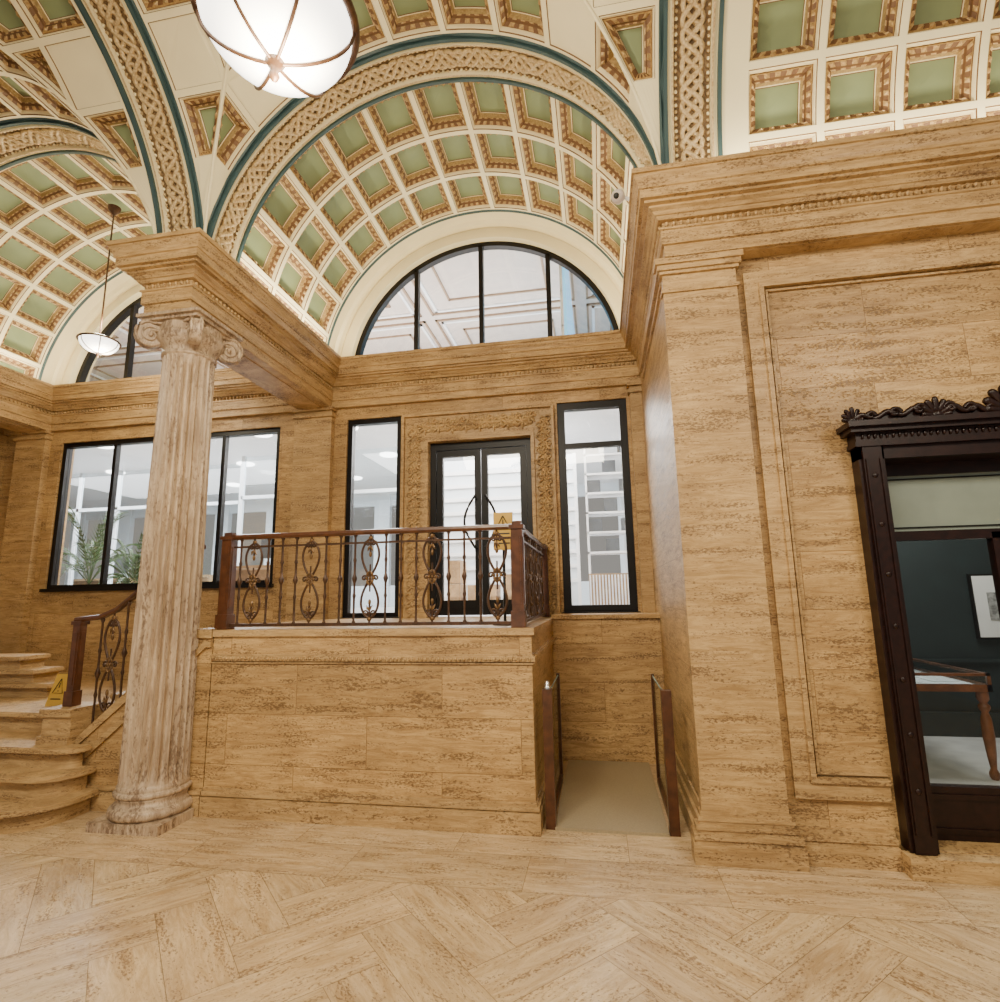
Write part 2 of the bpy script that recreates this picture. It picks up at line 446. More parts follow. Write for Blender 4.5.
mb=MB(M['travp'])
for a,b in ((-3.70,-3.20),(-7.93,-7.45),(.44,.57)):
    mb.box(a,b,YW-.09,YW,0,3.97); mb.box(a-.02,b+.02 if b<.5 else b,YW-.12,YW,3.85,3.89); mb.box(a-.03,b+.03 if b<.5 else b,YW-.13,YW,3.93,3.97)
mb.build('trim_4',label='flat travertine pilasters on the window wall',cat='pilaster',kind='structure')

# ------------------------------------------------------------------ entablature
path=[(5.2,3.74),(.57,3.74),(.57,6.16),(-3.22,6.16),(-3.22,3.69),(-3.66,3.69),(-3.66,6.16),(-7.42,6.16),(-7.42,3.69),(-7.9,3.69),(-7.9,6.16),(-8.2,6.16)]
prof=[(-.24,3.97),(0,3.97),(0,4.055),(.018,4.06),(.018,4.165),(.030,4.17),(.030,4.185),(.004,4.19),(.004,4.238),(.035,4.24),(.050,4.262),(.060,4.265),(.075,4.285),(.10,4.30),(.10,4.315),(.132,4.32),(.132,4.340),(.160,4.342),(.160,4.405),(.172,4.41),(.172,4.428),(.18,4.45),(.198,4.482),(.200,4.490),(.200,4.502),(.214,4.504),(.214,4.54),(-.24,4.545)]
mb=MB(M['travp'])
def seg_n(i):
    a,b=path[i],path[i+1]; dx,dy=b[0]-a[0],b[1]-a[1]; l=math.hypot(dx,dy); return (-dy/l,dx/l)
rows=[]
for i,p in enumerate(path):
    if i==0: nx,ny=seg_n(0)
    elif i==len(path)-1: nx,ny=seg_n(i-1)
    else:
        a=seg_n(i-1);b=seg_n(i); nx,ny=a[0]+b[0],a[1]+b[1]
    rows.append([(p[0]+nx*d,p[1]+ny*d,z) for d,z in prof])
mb.grid(rows,0,False)
for i in range(len(path)-1):
    a=Vector((*path[i],0)); b=Vector((*path[i+1],0)); nn=Vector((*seg_n(i),0)); L=(b-a).length; u=(b-a)/L
    k=int(L/.05)
    for j in range(k):
        c=a+u*(j+.5)*L/k+nn*.016
        mb.ball((c.x,c.y,4.213),.016 if abs(u.x)>.5 else .02,.02 if abs(u.x)>.5 else .016,.021,0,5,3)
for a in (-3.66,-7.9):
    mb.box(a+.01,a+.43,3.70,6.2,3.965,4.53)
    mb.box(a+.10,a+.34,3.8,6.1,3.955,3.97)
mb.box(.58,5.2,3.77,4.3,3.965,4.53); mb.box(.58,.9,3.77,6.2,3.965,4.53)
mb.build('trim_5',label='moulded travertine entablature and cornice with egg and dart band',cat='cornice',kind='structure')

# ------------------------------------------------------------------ right block
mb=MB(M['trav'])
DX0,DX1,DZ0,DZ1=1.70,3.30,.12,2.62
YF=3.88
mb.box(.57,DX0,YF,4.1,0,3.97); mb.box(DX1,5.2,YF,4.1,0,3.97); mb.box(DX0,DX1,YF,4.1,DZ1,3.97); mb.box(DX0,DX1,YF-.06,4.1,0,DZ0)
mb.box(.57,.80,4.1,6.2,0,3.97)
mb.build('wall_right',label='honey coloured travertine block wall beside the ramp passage',cat='wall',kind='structure')
mb=MB(M['travp'])
mb.box(.55,1.05,3.80,YF,0.28,3.90)
for (o,z0,z1) in ((.065,0,.12),(.05,.12,.135),(.058,.135,.17),(.035,.17,.185),(.042,.185,.21),(.02,.21,.23),(.026,.23,.25),(.012,.25,.28)):
    mb.box(.55-o,1.05+o,3.81-o,YF,z0,z1)
for (o,z0,z1) in ((.014,3.72,3.745),(.02,3.86,3.885),(.035,3.885,3.925),(.05,3.925,3.97)):
    mb.box(.55-o,1.05+o,3.80-o,YF,z0,z1)
for (o,z0,z1) in ((.05,0,.13),(.03,.13,.2),(.012,.2,.28),(.02,3.86,3.9),(.045,3.92,3.97)):
    mb.box(.57-o,.57,3.9,5.74,z0,z1)
for (o,z0,z1) in ((.06,0,.12),(.04,.12,.135),(.05,.135,.165),(.02,.165,.20)):
    mb.box(1.05,DX0-.06,YF-o,YF,z0,z1); mb.box(DX1+.06,5.2,YF-o,YF,z0,z1)
# stone plinth running on beneath the dark doorway
mb.box(DX0-.06,DX1+.06,3.72,YF-.061,0,.115)
def frame_rect(mb,x0,x1,z0,z1,w,y0,y1,m=0,bottom=True):
    mb.box(x0,x0+w,y0,y1,z0,z1,m); mb.box(x1-w,x1,y0,y1,z0,z1,m); mb.box(x0+w,x1-w,y0,y1,z1-w,z1,m)
    if bottom: mb.box(x0+w,x1-w,y0,y1,z0,z0+w,m)
def ring2(x0,x1,z0,z1,w,d):
    mb.box(x0,x0+w,YF-d,YF,z0,z1); mb.box(x1-w,x1,YF-d,YF,z0,z1); mb.box(x0+w,x1-w,YF-d,YF,z1-w,z1)
    mb.box(x0+w,DX0-.06,YF-d,YF,z0,z0+w); mb.box(DX1+.06,x1-w,YF-d,YF,z0,z0+w)
ring2(1.11,3.89,.36,3.84,.11,.032)
ring2(1.205,3.795,.455,3.745,.03,.048)
ring2(1.25,3.75,.50,3.70,.014,.022)
mb.build('trim_6',label='travertine pilaster with moulded base and panel mouldings',cat='pilaster',kind='structure')

# ------------------------------------------------------------------ landing wall
LX0,LX1,LY,LZ=-3.05,-.5,4.04,1.37
mb=MB(M['trav'],M['travp'])
mb.box(LX0,LX1,LY,YW,0,LZ-.05,0)
mb.box(LX0-.0,LX1+.02,LY-.02,YW,LZ-.05,LZ,1)
for (o,z0,z1) in ((.034,0,.14),(.014,.14,.15),(.028,.15,.18),(.01,.18,.20),(.012,1.115,1.125),(.024,1.135,1.17),(.010,1.17,1.185)):
    mb.box(LX0,LX1+o,LY-o,YW,z0,z1,1)
k=80
for j in range(k): mb.ball((LX0+(j+.5)*(LX1-LX0)/k,LY-.024,1.152),.012,.014,.015,1,5,3)
mb.build('wall_landing',label='low travertine landing wall with carved moulding band',cat='wall',kind='structure')
mb=MB(M['trav'],M['travp'])
st=[(-4.22,0),(-3.06,0),(-3.06,1.37),(-3.22,1.37),(-4.22,.52)]
mb.prism(st,LY,LY+.16,0)
mb.prism([(-4.22,.46),(-4.22,.53),(-3.22,1.38),(-3.06,1.38),(-3.06,1.31),(-3.19,1.31)],LY-.02,LY+.17,1)
mb.prism([(-4.22,.29),(-4.22,.35),(-3.12,1.28),(-3.06,1.28),(-3.06,1.24),(-3.1,1.24)],LY-.025,LY,1)
for (o,z0,z1) in ((.030,0,.14),(.014,.14,.15),(.028,.15,.18)): mb.box(-4.22,-3.06,LY-o,LY,z0,z1,1)
mb.build('wall_stringer',label='sloping travertine stair wall with carved moulding',cat='wall',kind='structure')

# ------------------------------------------------------------------ staircase
stc=empty('staircase',(-5.2,3.6,0),'travertine staircase with rounded lower steps beside the column','stairs')
def nosed(mb,polyf,z0,z1):
    mb.slab(polyf(-.034),z0,z1-.060); mb.slab(polyf(-.014),z1-.060,z1-.046)
    mb.slab(polyf(.022),z1-.046,z1-.038); mb.slab(polyf(.036),z1-.038,z1-.008); mb.slab(polyf(.026),z1-.008,z1)
def round_step(x0,x1,y0,y1,z0,z1,r,name='step'):
    mb=MB(M['travp'])
    def poly(o):
        p=[(x0,y0-o)]
        cxr,cyr=x1-r,y0+r
        for k in range(21):
            a=-pi/2+pi/2*k/20; p.append((cxr+(r+o)*math.cos(a),cyr+(r+o)*math.sin(a)))
        p+=[(x1+o,y1),(x0,y1)]
        return p
    nosed(mb,poly,z0,z1)
    mb.build(name,stc)
round_step(-6.8,-3.97,3.50,4.00,0,.165,.34)
round_step(-6.8,-4.02,3.71,4.00,.165,.33,.24)
round_step(-6.8,-4.08,3.88,4.00,.33,.49,.10)
mb=MB(M['travp']); mb.box(-6.8,-4.23,4.0,4.4,0,.489); mb.build('step',stc)
def st_box(x0,x1,y0,y1,z0,z1,nose):
    mb=MB(M['travp'])
    def poly(o):
        a,b,c,d=x0,x1,y0,y1
        if nose=='y': c-=o
        elif nose=='-x': a-=o
        else: b+=o; c-=o
        return [(a,c),(b,c),(b,d),(a,d)]
    nosed(mb,poly,z0,z1)
    mb.build('step',stc)
st_box(-8.1,-4.20,4.30,6.1,.0,.66,'y')
for k in range(4):
    st_box(-4.1+.27*k,-3.08,4.22,6.1,.66 if k==0 else .66+.1775*k,.66+.1775*(k+1)-.001,'-x')
for k in range(3):
    st_box(-8.1,-5.60-.19*k,4.95,5.25,.66+.135*k,.66+.135*(k+1),'x')
mb=MB(M['travp'])
mb.box(-4.50,-4.23,3.97,4.26,.49,.70); mb.box(-4.52,-4.225,3.95,4.28,.70,.76); mb.box(-4.52,-4.225,3.95,4.28,.49,.55)
mb.build('newel_pedestal',stc)

# ------------------------------------------------------------------ column
CXc,CYc=-3.38,3.94
col=empty('column',(CXc,CYc,0),'fluted Ionic travertine column at the end of the landing wall','column')
mb=MB(M['travc'])
mb.box(CXc-.29,CXc+.29,CYc-.29,CYc+.06,0,.065)
pr=[]
for k in range(9): a=-pi/2+pi*k/8; pr.append((.252+.032*math.cos(a),.105+.038*math.sin(a)))
pr+=[(.255,.15),(.236,.165),(.234,.19),(.246,.205)]
for k in range(9): a=-pi/2+pi*k/8; pr.append((.240+.020*math.cos(a),.228+.021*math.sin(a)))
pr+=[(.242,.255),(.242,.27),(.230,.29)]
pr=[(.2,.055)]+pr
mb.lathe(pr,CXc,CYc-.02,48)
mb.build('column_base',col)
mb=MB(M['travc'])
rows=[]; NF=24; q=8
for i in range(31):
    t=i/30; z=.28+t*(3.64-.28); Rr=.232-.034*t**1.4
    fd=.034*min(1,min(t/.02,(1-t)/.02)) 
    row=[]
    for j in range(NF*q):
        ph=(j%q)/q; 
        dpt=fd*math.sqrt(max(0,1-((ph-.5)/.40)**2)) if abs(ph-.5)<.40 else 0
        a=2*pi*j/(NF*q); row.append((CXc+(Rr-dpt)*math.cos(a),CYc-.02+(Rr-dpt)*math.sin(a),z))
    rows.append(row)
mb.grid(rows,0,False,True); mb.build('shaft',col)
mb=MB(M['travc'])
cy=CYc-.02
mb.lathe([(.19,3.62),(.212,3.63),(.212,3.65),(.20,3.66),(.20,3.69),(.22,3.71),(.255,3.76),(.262,3.79),(.255,3.82),(.24,3.83),(.24,3.90)],CXc,cy,40)
for j in range(24):
    a=2*pi*j/24; mb.ball((CXc+.240*math.cos(a),cy+.240*math.sin(a),3.765),.016,.016,.022)
cs=[]
for k in range(4):
    a=pi/4+k*pi/2; u=Vector((math.cos(a),math.sin(a),0)); w=Vector((-u.y,u.x,0)); c=Vector((CXc,cy,3.785))+u*.295
    cs.append((c,u,w))
    for sd in (-1,1):
        pts=[];rr=[]
        for i in range(50):
            th=pi/2-i/49*2*pi*2.1; rad=.118*(1-i/49*.85)
            pts.append(c+u*(rad*math.cos(th))+Vector((0,0,rad*math.sin(th)))+w*sd*(.036+.006*i/49)); rr.append(.014-.006*i/49)
        mb.tube(pts,rr,6,0)
        mb.ball(c+w*sd*.042,.020,.020,.020)
    rows=[[c+u*.108*math.cos(t)+Vector((0,0,.108*math.sin(t)))+w*o for t in [2*pi*j/24 for j in range(24)]] for o in (-.032,.032)]
    mb.grid(rows,0,True,True); mb.face(rows[0]); mb.face(rows[1])
for k in range(4):
    c,u,w=cs[k]; c2,u2,w2=cs[(k+1)%4]
    for dz,rad in ((.112,.016),(.045,.012)):
        A=c+Vector((0,0,dz))+w*.03; B=c2+Vector((0,0,dz))-w2*.03; mid=(A+B)/2; inn=(Vector((CXc,cy,mid.z))-mid).normalized()
        mb.tube([A+(B-A)*t+inn*(-.0+.03*math.sin(pi*t))-Vector((0,0,(.012 if dz>.1 else .02)*math.sin(pi*t))) for t in [i/10 for i in range(11)]],rad,6)
    A=c+Vector((0,0,.08))+w*.02; B=c2+Vector((0,0,.08))-w2*.02; mid=(A+B)/2; inn=(Vector((CXc,cy,mid.z))-mid).normalized()
    rows=[[A+(B-A)*t+inn*(.012+.03*math.sin(pi*t))+Vector((0,0,z)) for t in [i/10 for i in range(11)]] for z in (-.045,.035)]
    mb.grid(rows,0,True)
mb.box(CXc-.26,CXc+.26,cy-.26,cy+.26,3.90,3.925); mb.box(CXc-.29,CXc+.29,cy-.29,cy+.29,3.925,3.952)
mb.build('capital',col)

# ------------------------------------------------------------------ windows
def window(name,x0,x1,z0,z1,mull,trans=[],y=YW+.03,label='',fw=.06):
    mb=MB(M['frame'])
    frame_rect(mb,x0,x1,z0,z1,fw,y,y+.09)
    for m in mull: mb.box(m-.025,m+.025,y+.01,y+.08,z0+fw,z1-fw)
    for t in trans: mb.box(x0+fw,x1-fw,y+.01,y+.08,t-.03,t+.03)
    mb.box(x0-.02,x1+.02,YW-.05,y,z0-.03,z0+.012)
    o=mb.build(name,label=label,cat='window',kind='structure')
    g=MB(M['glass']); g.box(x0+fw,x1-fw,y+.04,y+.048,z0+fw,z1-fw); g.build('glass_pane',o)
    return o
window('window_1',-7.27,-3.95,1.785,3.80,[-6.44,-5.61,-4.78],label='wide dark bronze window with four panes')
window('window_2',-3.03,-2.32,1.37,3.82,[],label='tall narrow dark bronze window beside the doorway')
window('window_3',-.40,.40,1.40,3.83,[],[3.31],label='tall dark bronze window with a top light above the ramp',fw=.085)
for i,cx in enumerate(BAYS):
    mb=MB(M['frame']); y=YW+.03; zc=ZC+.02
    for k in range(48):
        a=pi*k/48;b=pi*(k+1)/48
        q=[(cx+r*math.cos(t),zc+r*math.sin(t)) for r,t in ((1.64,a),(1.70,a),(1.70,b),(1.64,b))]
        mb.prism(q,y,y+.09)
    mb.box(cx-1.66,cx+1.66,y,y+.09,4.50,4.60)
    for m in (-.85,0,.85):
        mb.box(cx+m-.028,cx+m+.028,y,y+.08,4.56,zc+math.sqrt(1.66**2-m*m))
    o=mb.build('window_%d'%(i+4),label='semicircular lunette window with dark vertical bars under the vault',cat='window',kind='structure')
    g=MB(M['glass']); g.prism([(cx+1.65*math.cos(pi*k/40),zc+1.65*math.sin(pi*k/40)) for k in range(41)],y+.04,y+.045); g.build('glass_pane',o)
    w=MB(M['trav']); w.box(cx-2.0,cx+2.0,YW,YW+.2,4.37,4.5); w.build('wall_back_sill' if i==0 else 'wall_back_ledge',label='stone ledge under lunette window',cat='wall',kind='structure')

d=empty('door_1',(-1.33,YW,1.37),'dark bronze glazed double door with arched pulls','door','structure')
mb=MB(M['frame']); y=YW+.03
mb.box(-1.95,-1.88,y,y+.12,1.37,3.44); mb.box(-.78,-.71,y,y+.12,1.37,3.44); mb.box(-1.88,-.78,y,y+.12,3.35,3.44)
mb.build('door_frame',d)
for a,b,hx,sg in ((-1.875,-1.335,-1.39,1),(-1.325,-.785,-1.27,-1)):
    mb=MB(M['frame']); frame_rect(mb,a,b,1.39,3.345,.075,y+.02,y+.08); mb.box(a+.07,b-.07,y+.02,y+.08,1.46,1.56)
    lf=mb.build('door_leaf',d)
    g=MB(M['glass']); g.box(a+.075,b-.075,y+.045,y+.052,1.5,3.27); g.build('glass_pane',lf)
    h=MB(M['frame']); h.tube([(hx+(-sg)*(.13*math.sin(pi*k/16)),y-.05,2.15+.62*k/16) for k in range(17)],.014,8)
    h.tube([(hx,y-.05,2.17),(hx,y+.03,2.17)],.012,6); h.tube([(hx,y-.05,2.75),(hx,y+.03,2.75)],.012,6)
    h.build('door_handle',lf)
mb=MB(M['travp'])
mb.box(-2.28,-1.95,YW-.04,YW,1.37,3.80); mb.box(-.71,-.435,YW-.04,YW,1.37,3.80); mb.box(-1.95,-.71,YW-.04,YW,3.44,3.80)
frame_rect(mb,-2.28,-.435,1.37,3.80,.03,YW-.085,YW-.04,bottom=False); 
mb.box(-1.99,-1.95,YW-.08,YW-.04,1.37,3.48); mb.box(-.71,-.67,YW-.08,YW-.04,1.37,3.48); mb.box(-1.95,-.71,YW-.08,YW-.04,3.44,3.48)
def rosette(mb,x,z,r,y,m=0,ph=0):
    mb.ball((x,y,z),r*.28,r*.3,r*.28,m)
    for k in range(6):
        a=ph+k*pi/3; mb.ball((x+r*.62*math.cos(a),y,z+r*.62*math.sin(a)),r*.33,r*.22,r*.33,m,6,4)
def scroll(mb,x,z,r,y,sg,m=0,tr=.008):
    mb.tube([(x+sg*r*(1-i/26)*math.cos(i/20*2*pi),y,z+r*(1-i/26)*math.sin(i/20*2*pi)) for i in range(24)],tr,5,m)
def leaf(mb,x,z,a,L,y,m=0):
    c,s=math.cos(a),math.sin(a)
    mb.tube([(x,y,z),(x+c*L*.5,y-.012,z+s*L*.5),(x+c*L,y,z+s*L)],[L*.08,L*.2,L*.05],6,m)
yy=YW-.048
for x in (-2.125,-.555):
    mb.tube([(x+.055*math.sin((z_-1.4)*2*pi/.30),yy,z_) for z_ in [1.40+i*.025 for i in range(92)]],.012,5)
    k=0; z_=1.42
    while z_<3.66:
        sg=1 if k%2 else -1
        if k%2: rosette(mb,x+.0,z_,.062,yy-.004)
        scroll(mb,x+sg*.045,z_+.04,.045,yy,sg,0,.011)
        for a in (.5,1.2,2.0,2.7,-.6,-2.4): leaf(mb,x+sg*.02,z_,a,.075,yy)
        z_+=.075;k+=1
x=-2.0; k=0
mb.tube([(-1.98+i*.025,yy,3.64+.06*math.sin(i*.025*2*pi/.30)) for i in range(54)],.012,5)
while x<-.66:
    sg=1 if k%2 else -1
    if k%2: rosette(mb,x,3.64,.07,yy-.004)
    scroll(mb,x+.03,3.64+sg*.045,.05,yy,sg,0,.011)
    for a in (.5,1.2,2.0,2.7,-.6,-2.4,-1.5): leaf(mb,x,3.64+sg*.02,a,.09,yy)
    x+=.085;k+=1
mb.build('trim_7',label='carved travertine door surround with rosettes and scrolls',cat='door surround',kind='structure')

# ------------------------------------------------------------------ balustrades
def plain_bal():
    mb=MB(M['bronze'],M['bronzeg'])
    mb.lathe([(.009,.0),(.018,.01),(.009,.03),(.009,.20),(.015,.22),(.009,.24),(.009,.32),(.013,.33),(.022,.355),(.013,.38),(.009,.39),(.009,.48),(.015,.50),(.009,.52),(.009,.68),(.018,.70),(.009,.715)],0,0,8)
    return mb
def orn_bal():
    mb=MB(M['bronze'],M['bronzeg'])
    H=.715
    for sg in (-1,1):
        for z0,z1,fl in ((.05,.335,1),(.38,.665,-1)):
            pts=[]
            for i in range(25):
                t=i/24; tt=t if fl>0 else 1-t
                x=.010+.062*math.sin(pi*min(1,tt**.8))**.9
                pts.append((sg*x,0,z0+(z1-z0)*t))
            mb.tube(pts,.010,6,0,ref=(0,1,0))
        scroll(mb,sg*.028,.085,.024,0,sg,0,.007); scroll(mb,sg*.028,.63,.024,0,sg,0,.007)
        scroll(mb,sg*.048,H/2,.024,0,-sg,0,.008)
        for z,a in ((.30,.9),(.415,-.9),(.10,1.1),(.615,-1.1)): leaf(mb,0,z,a if sg>0 else pi-a,.052,0,1)
    mb.tube([(0,0,0),(0,0,.17)],.008,6,0); mb.tube([(0,0,H-.17),(0,0,H)],.008,6,0); mb.tube([(0,0,.25),(0,0,H-.25)],.007,6,0)
    mb.ball((0,0,.17),.013,.013,.024,1); mb.ball((0,0,H-.17),.013,.013,.024,1)
    rosette(mb,0,H/2,.046,0,1)
    for z in (.04,.675): mb.ball((0,0,z),.020,.015,.018,1)
    return mb
def newel(H,w=.05):
    mb=MB(M['wood'])
    mb.box(-w-.01,w+.01,-w-.01,w+.01,0,.12); mb.box(-w,w,-w,w,.12,H-.06); mb.box(-w-.012,w+.012,-w-.012,w+.012,H-.06,H-.03)
    mb.box(-w*.8,w*.8,-w*.8,w*.8,H-.03,H); 
    for sx in (-1,1): mb.box(-w*.6,w*.6,sx*w-.006,sx*w+.006,.17,H-.12); mb.box(sx*w-.006,sx*w+.006,-w*.6,w*.6,.17,H-.12)
    return mb
bal=empty('balustrade',(-1.8,4.13,LZ),'mahogany handrail balustrade with ornamental bronze balusters along the landing','balustrade')
YR=4.13
mb=MB(M['wood'])
def railprof(mb,pts,w=.033,h=.045):
    pts=[Vector(p) for p in pts]; rows=[]
    for i,p in enumerate(pts):
        a=pts[max(i-1,0)];c=pts[min(i+1,len(pts)-1)]; t=(c-a); t.z=0; t.normalize(); s=Vector((-t.y,t.x,0))
        rows.append([p+s*x+Vector((0,0,z)) for x,z in ((-w*.7,0),(w*.7,0),(w,h*.4),(w*.8,h*.85),(0,h),(-w*.8,h*.85),(-w,h*.4))])
    mb.grid(rows,0,False,True); mb.face(rows[0]); mb.face(rows[-1])
railprof(mb,[(-3.03,YR,2.10),(-.60,YR,2.10)]); railprof(mb,[(-.60,YR,2.10),(-.60,6.14,2.10)])
mb.build('handrail',bal)
mb=MB(M['bronze'])
mb.box(-2.98,-.65,YR-.02,YR+.02,LZ+.02,LZ+.045); mb.box(-.62,-.58,4.18,6.14,LZ+.02,LZ+.045)
mb.box(-2.98,-.65,YR-.012,YR+.012,LZ+.66,LZ+.675); mb.box(-.612,-.588,4.18,6.14,LZ+.66,LZ+.675)
mb.build('bottom_rail',bal)
nw=newel(.79,.043).build('newel_post',bal,(-3.03,YR,LZ))
dup(nw,bal,(-.60,YR,LZ)); dup(nw,bal,(-.60,6.09,LZ))
pb=plain_bal().build('baluster',bal,(-2.92,YR,LZ+.03)); ob=orn_bal().build('ornamental_baluster',bal,(-2.80,YR,LZ+.03))
for k in range(1,5): dup(ob,bal,(-2.80+.51*k,YR,LZ+.03))
for k in range(5):
    for o in (.13,.255,.38):
        x=-2.80+.51*k+o
        if x<-.7: dup(pb,bal,(x,YR,LZ+.03))
for k in range(4):
    y_=4.40+.48*k
    dup(ob,bal,(-.60,y_,LZ+.03),pi/2)
    for o in (.16,.32): 
        if y_+o<6: dup(pb,bal,(-.60,y_+o,LZ+.03))
sb=empty('balustrade',(-4.38,4.10,.76),'sloping mahogany stair rail with bronze balusters on a stone pedestal','balustrade')
newel(.72,.034).build('newel_post',sb,(-4.38,4.10,.761))
mb=MB(M['wood'])
rp=[(-4.42,4.10,1.44),(-4.2,4.11,1.46),(-4.05,4.12,1.52),(-3.9,4.12,1.63),(-3.5,4.12,1.95),(-3.36,4.12,2.02),(-3.27,4.12,2.03)]
railprof(mb,rp); mb.build('handrail',sb)
def ztop(x):
    for a,b in zip(rp,rp[1:]):
        if a[0]<=x<=b[0]: return a[2]+(b[2]-a[2])*(x-a[0])/(b[0]-a[0])
def zbot(x): return min(1.38,.53+(x+4.22)*.85)
for k,x in enumerate([-4.18,-4.07,-3.94,-3.81,-3.70,-3.60,-3.48,-3.36]):
    src=ob if k in(1,6) else pb
    c=dup(src,sb,(x,4.12,zbot(x)),0); c.scale=(1,1,(ztop(x)+.01-zbot(x))/.715)

# ------------------------------------------------------------------ ramp / platform lift
mb=MB(M['platform']); mb.box(-.38,.38,4.12,5.72,0,.02); mb.build('floor_platform',label='beige lift platform floor in the passage',cat='platform',kind='structure')
gedge=mat('glass_edge',(.30,.42,.36),.2)
for x,sg in ((.42,1),(-.41,-1)):
    e=empty('glass_guard_rail',(x,4.7,0),'clear glass guard panel with mahogany coloured posts beside the passage','guard rail')
    mb=MB(M['wood']); mb.box(x-.034,x+.034,4.13,4.20,0,.93); mb.box(x-.014,x+.014,5.18,5.21,0,.90); mb.box(x-.014,x+.014,4.20,5.18,0,.05)
    mb.build('post',e)
    mb=MB(M['glassr'],gedge); mb.box(x-.005,x+.005,4.20,5.18,.05,.88); mb.box(x-.005,x+.005,4.20,5.18,.88,.889,1); mb.build('glass_panel',e)
    if sg<0:
        mb=MB(M['chrome']); mb.lathe([(.026,.93),(.026,.95),(.018,.955),(.018,.975),(.010,.985)],x+.0,4.165,12)
        mb.build('control_button',e,label='small steel control button')

# ------------------------------------------------------------------ pendant lamps
def pendant(cx,cy,zr,r,zt,label):
    e=empty('pendant_lamp',(cx,cy,zr),label,'lamp')
    mb=MB(M['lamp']); dp=r*.70
    mb.lathe([(max(.01,r*math.sin(pi/2*k/14)),zr-dp*math.cos(pi/2*k/14)) for k in range(15)]+[(r*.97,zr+.02),(r*.7,zr+r*.25),(.05,zr+r*.35)],cx,cy,40)
    mb.build('lamp_shade',e)
    mb=MB(M['bronze'])
    rr=r+.008
    for j in range(6):
        a=2*pi*j/6+.35
        mb.tube([(cx+rr*math.sin(pi/2*k/12)*math.cos(a),cy+rr*math.sin(pi/2*k/12)*math.sin(a),zr-(dp+.006)*math.cos(pi/2*k/12)) for k in range(13)],r*.026,6)
    mb.tube([(cx+(rr+.005)*math.cos(2*pi*j/40),cy+(rr+.005)*math.sin(2*pi*j/40),zr+.005) for j in range(40)],r*.06,8,closed=True)
    mb.lathe([(.004,zr-dp-r*.30),(r*.05,zr-dp-r*.26),(r*.07,zr-dp-r*.2),(r*.04,zr-dp-r*.14),(r*.09,zr-dp-r*.06),(r*.13,zr-dp+r*.0),(r*.05,zr-dp+.02)],cx,cy,16)
    mb.build('lamp_frame',e)
    mb=MB(M['bronze']); mb.tube([(cx,cy,zr+r*.3),(cx,cy,zt-.02)],.009 if r<.25 else .014,8)
    mb.lathe([(.03,zr+r*.3),(.045,zr+r*.36),(.015,zr+r*.5)],cx,cy,12)
    mb.lathe([(.012,zt-.10),(.06,zt-.04),(.07,zt)],cx,cy,16)
    mb.build('rod',e)
    for z,en in ((zr-dp-r*.5,90),(zr+r*1.2,105)):
        l=bpy.data.lights.new('lamp_light','POINT'); l.energy=en*(1 if r>.25 else .45); l.color=(1,.88,.64); l.shadow_soft_size=.12
        lo=bpy.data.objects.new('lamp_light',l); put(lo,None,(cx+.05,cy,z))
pendant(-1.30,CY,4.16,.325,ZC+R+.05,'large opal glass bowl pendant with bronze ribs under the vault')
pendant(CX-PITCH,5.03,4.56,.19,ZC+R+.02,'small opal glass bowl pendant on a long rod')

e=empty('security_camera',(.38,4.0,4.545),'small white dome security camera on an arm over the cornice','security camera')
mb=MB(M['white']); mb.lathe([(.035,4.542),(.035,4.555),(.014,4.56),(.014,4.66)],.39,4.0,12); mb.tube([(.39,4.0,4.66),(.30,3.98,4.69)],.014,8); mb.build('mount',e)
mb=MB(M['pinkc'],M['black']); mb.ball((.285,3.97,4.68),.055,.055,.055,0,16,10); mb.ball((.27,3.93,4.66),.024,.024,.024,1,10,6); mb.build('camera_head',e)

# ------------------------------------------------------------------ gallery doorway
d=empty('door_2',(2.5,YF,.12),'dark carved wood doorway with ornate crest and glazed door','door','structure')
mb=MB(M['ebony'])
yf=YF-.10
for sg,x0,x1 in ((1,1.67,1.82),(-1,3.18,3.33)):
    mb.box(x0,x1,yf,4.08,.12,2.50)
    mb.box(x0+.02,x1-.02,yf-.02,yf,.12,2.5)
    mb.box(x0+.03,x0+.04,yf-.03,yf-.02,.22,2.42); mb.box(x1-.04,x1-.03,yf-.03,yf-.02,.22,2.42)
    for k in range(7): 
        z=.45+k*.31; mb.ball(((x0+x1)/2,yf-.020,z),.018,.008,.018); 
mb.build('door_post',d)
mb=MB(M['ebony'])
for (o,z0,z1,y_) in ((0,2.42,2.50,yf),(.02,2.50,2.53,yf-.03),(.01,2.53,2.59,yf-.02),(.05,2.59,2.62,yf-.06),(.07,2.62,2.655,yf-.09)):
    mb.box(1.67-o,3.33+o,y_,4.08 if o<.05 else YF,z0,z1)
for k in range(46): mb.ball((1.70+k*.0358,yf-.025,2.565),.010,.008,.018,0,6,4)
yc=yf-.05
def palmette(x,z,h):
    for a in (-75,-50,-25,0,25,50,75):
        A=math.radians(a); L=h*(1-.35*(abs(a)/75)**1.5)
        mb.tube([(x,yc,z),(x+math.sin(A)*L*.5,yc-.01,z+math.cos(A)*L*.5),(x+math.sin(A)*L*.9,yc-.01,z+math.cos(A)*L*.9)],[h*.06,h*.15,h*.15],7)
        mb.ball((x+math.sin(A)*L*.9,yc-.01,z+math.cos(A)*L*.9),h*.15,h*.12,h*.15,0,7,5)
    mb.ball((x,yc-.01,z+h*.1),h*.3,h*.2,h*.26)
for x,h in ((1.64,.095),(2.12,.125),(2.88,.125),(3.36,.095)): palmette(x,2.655,h)
palmette(2.5,2.655,.17)
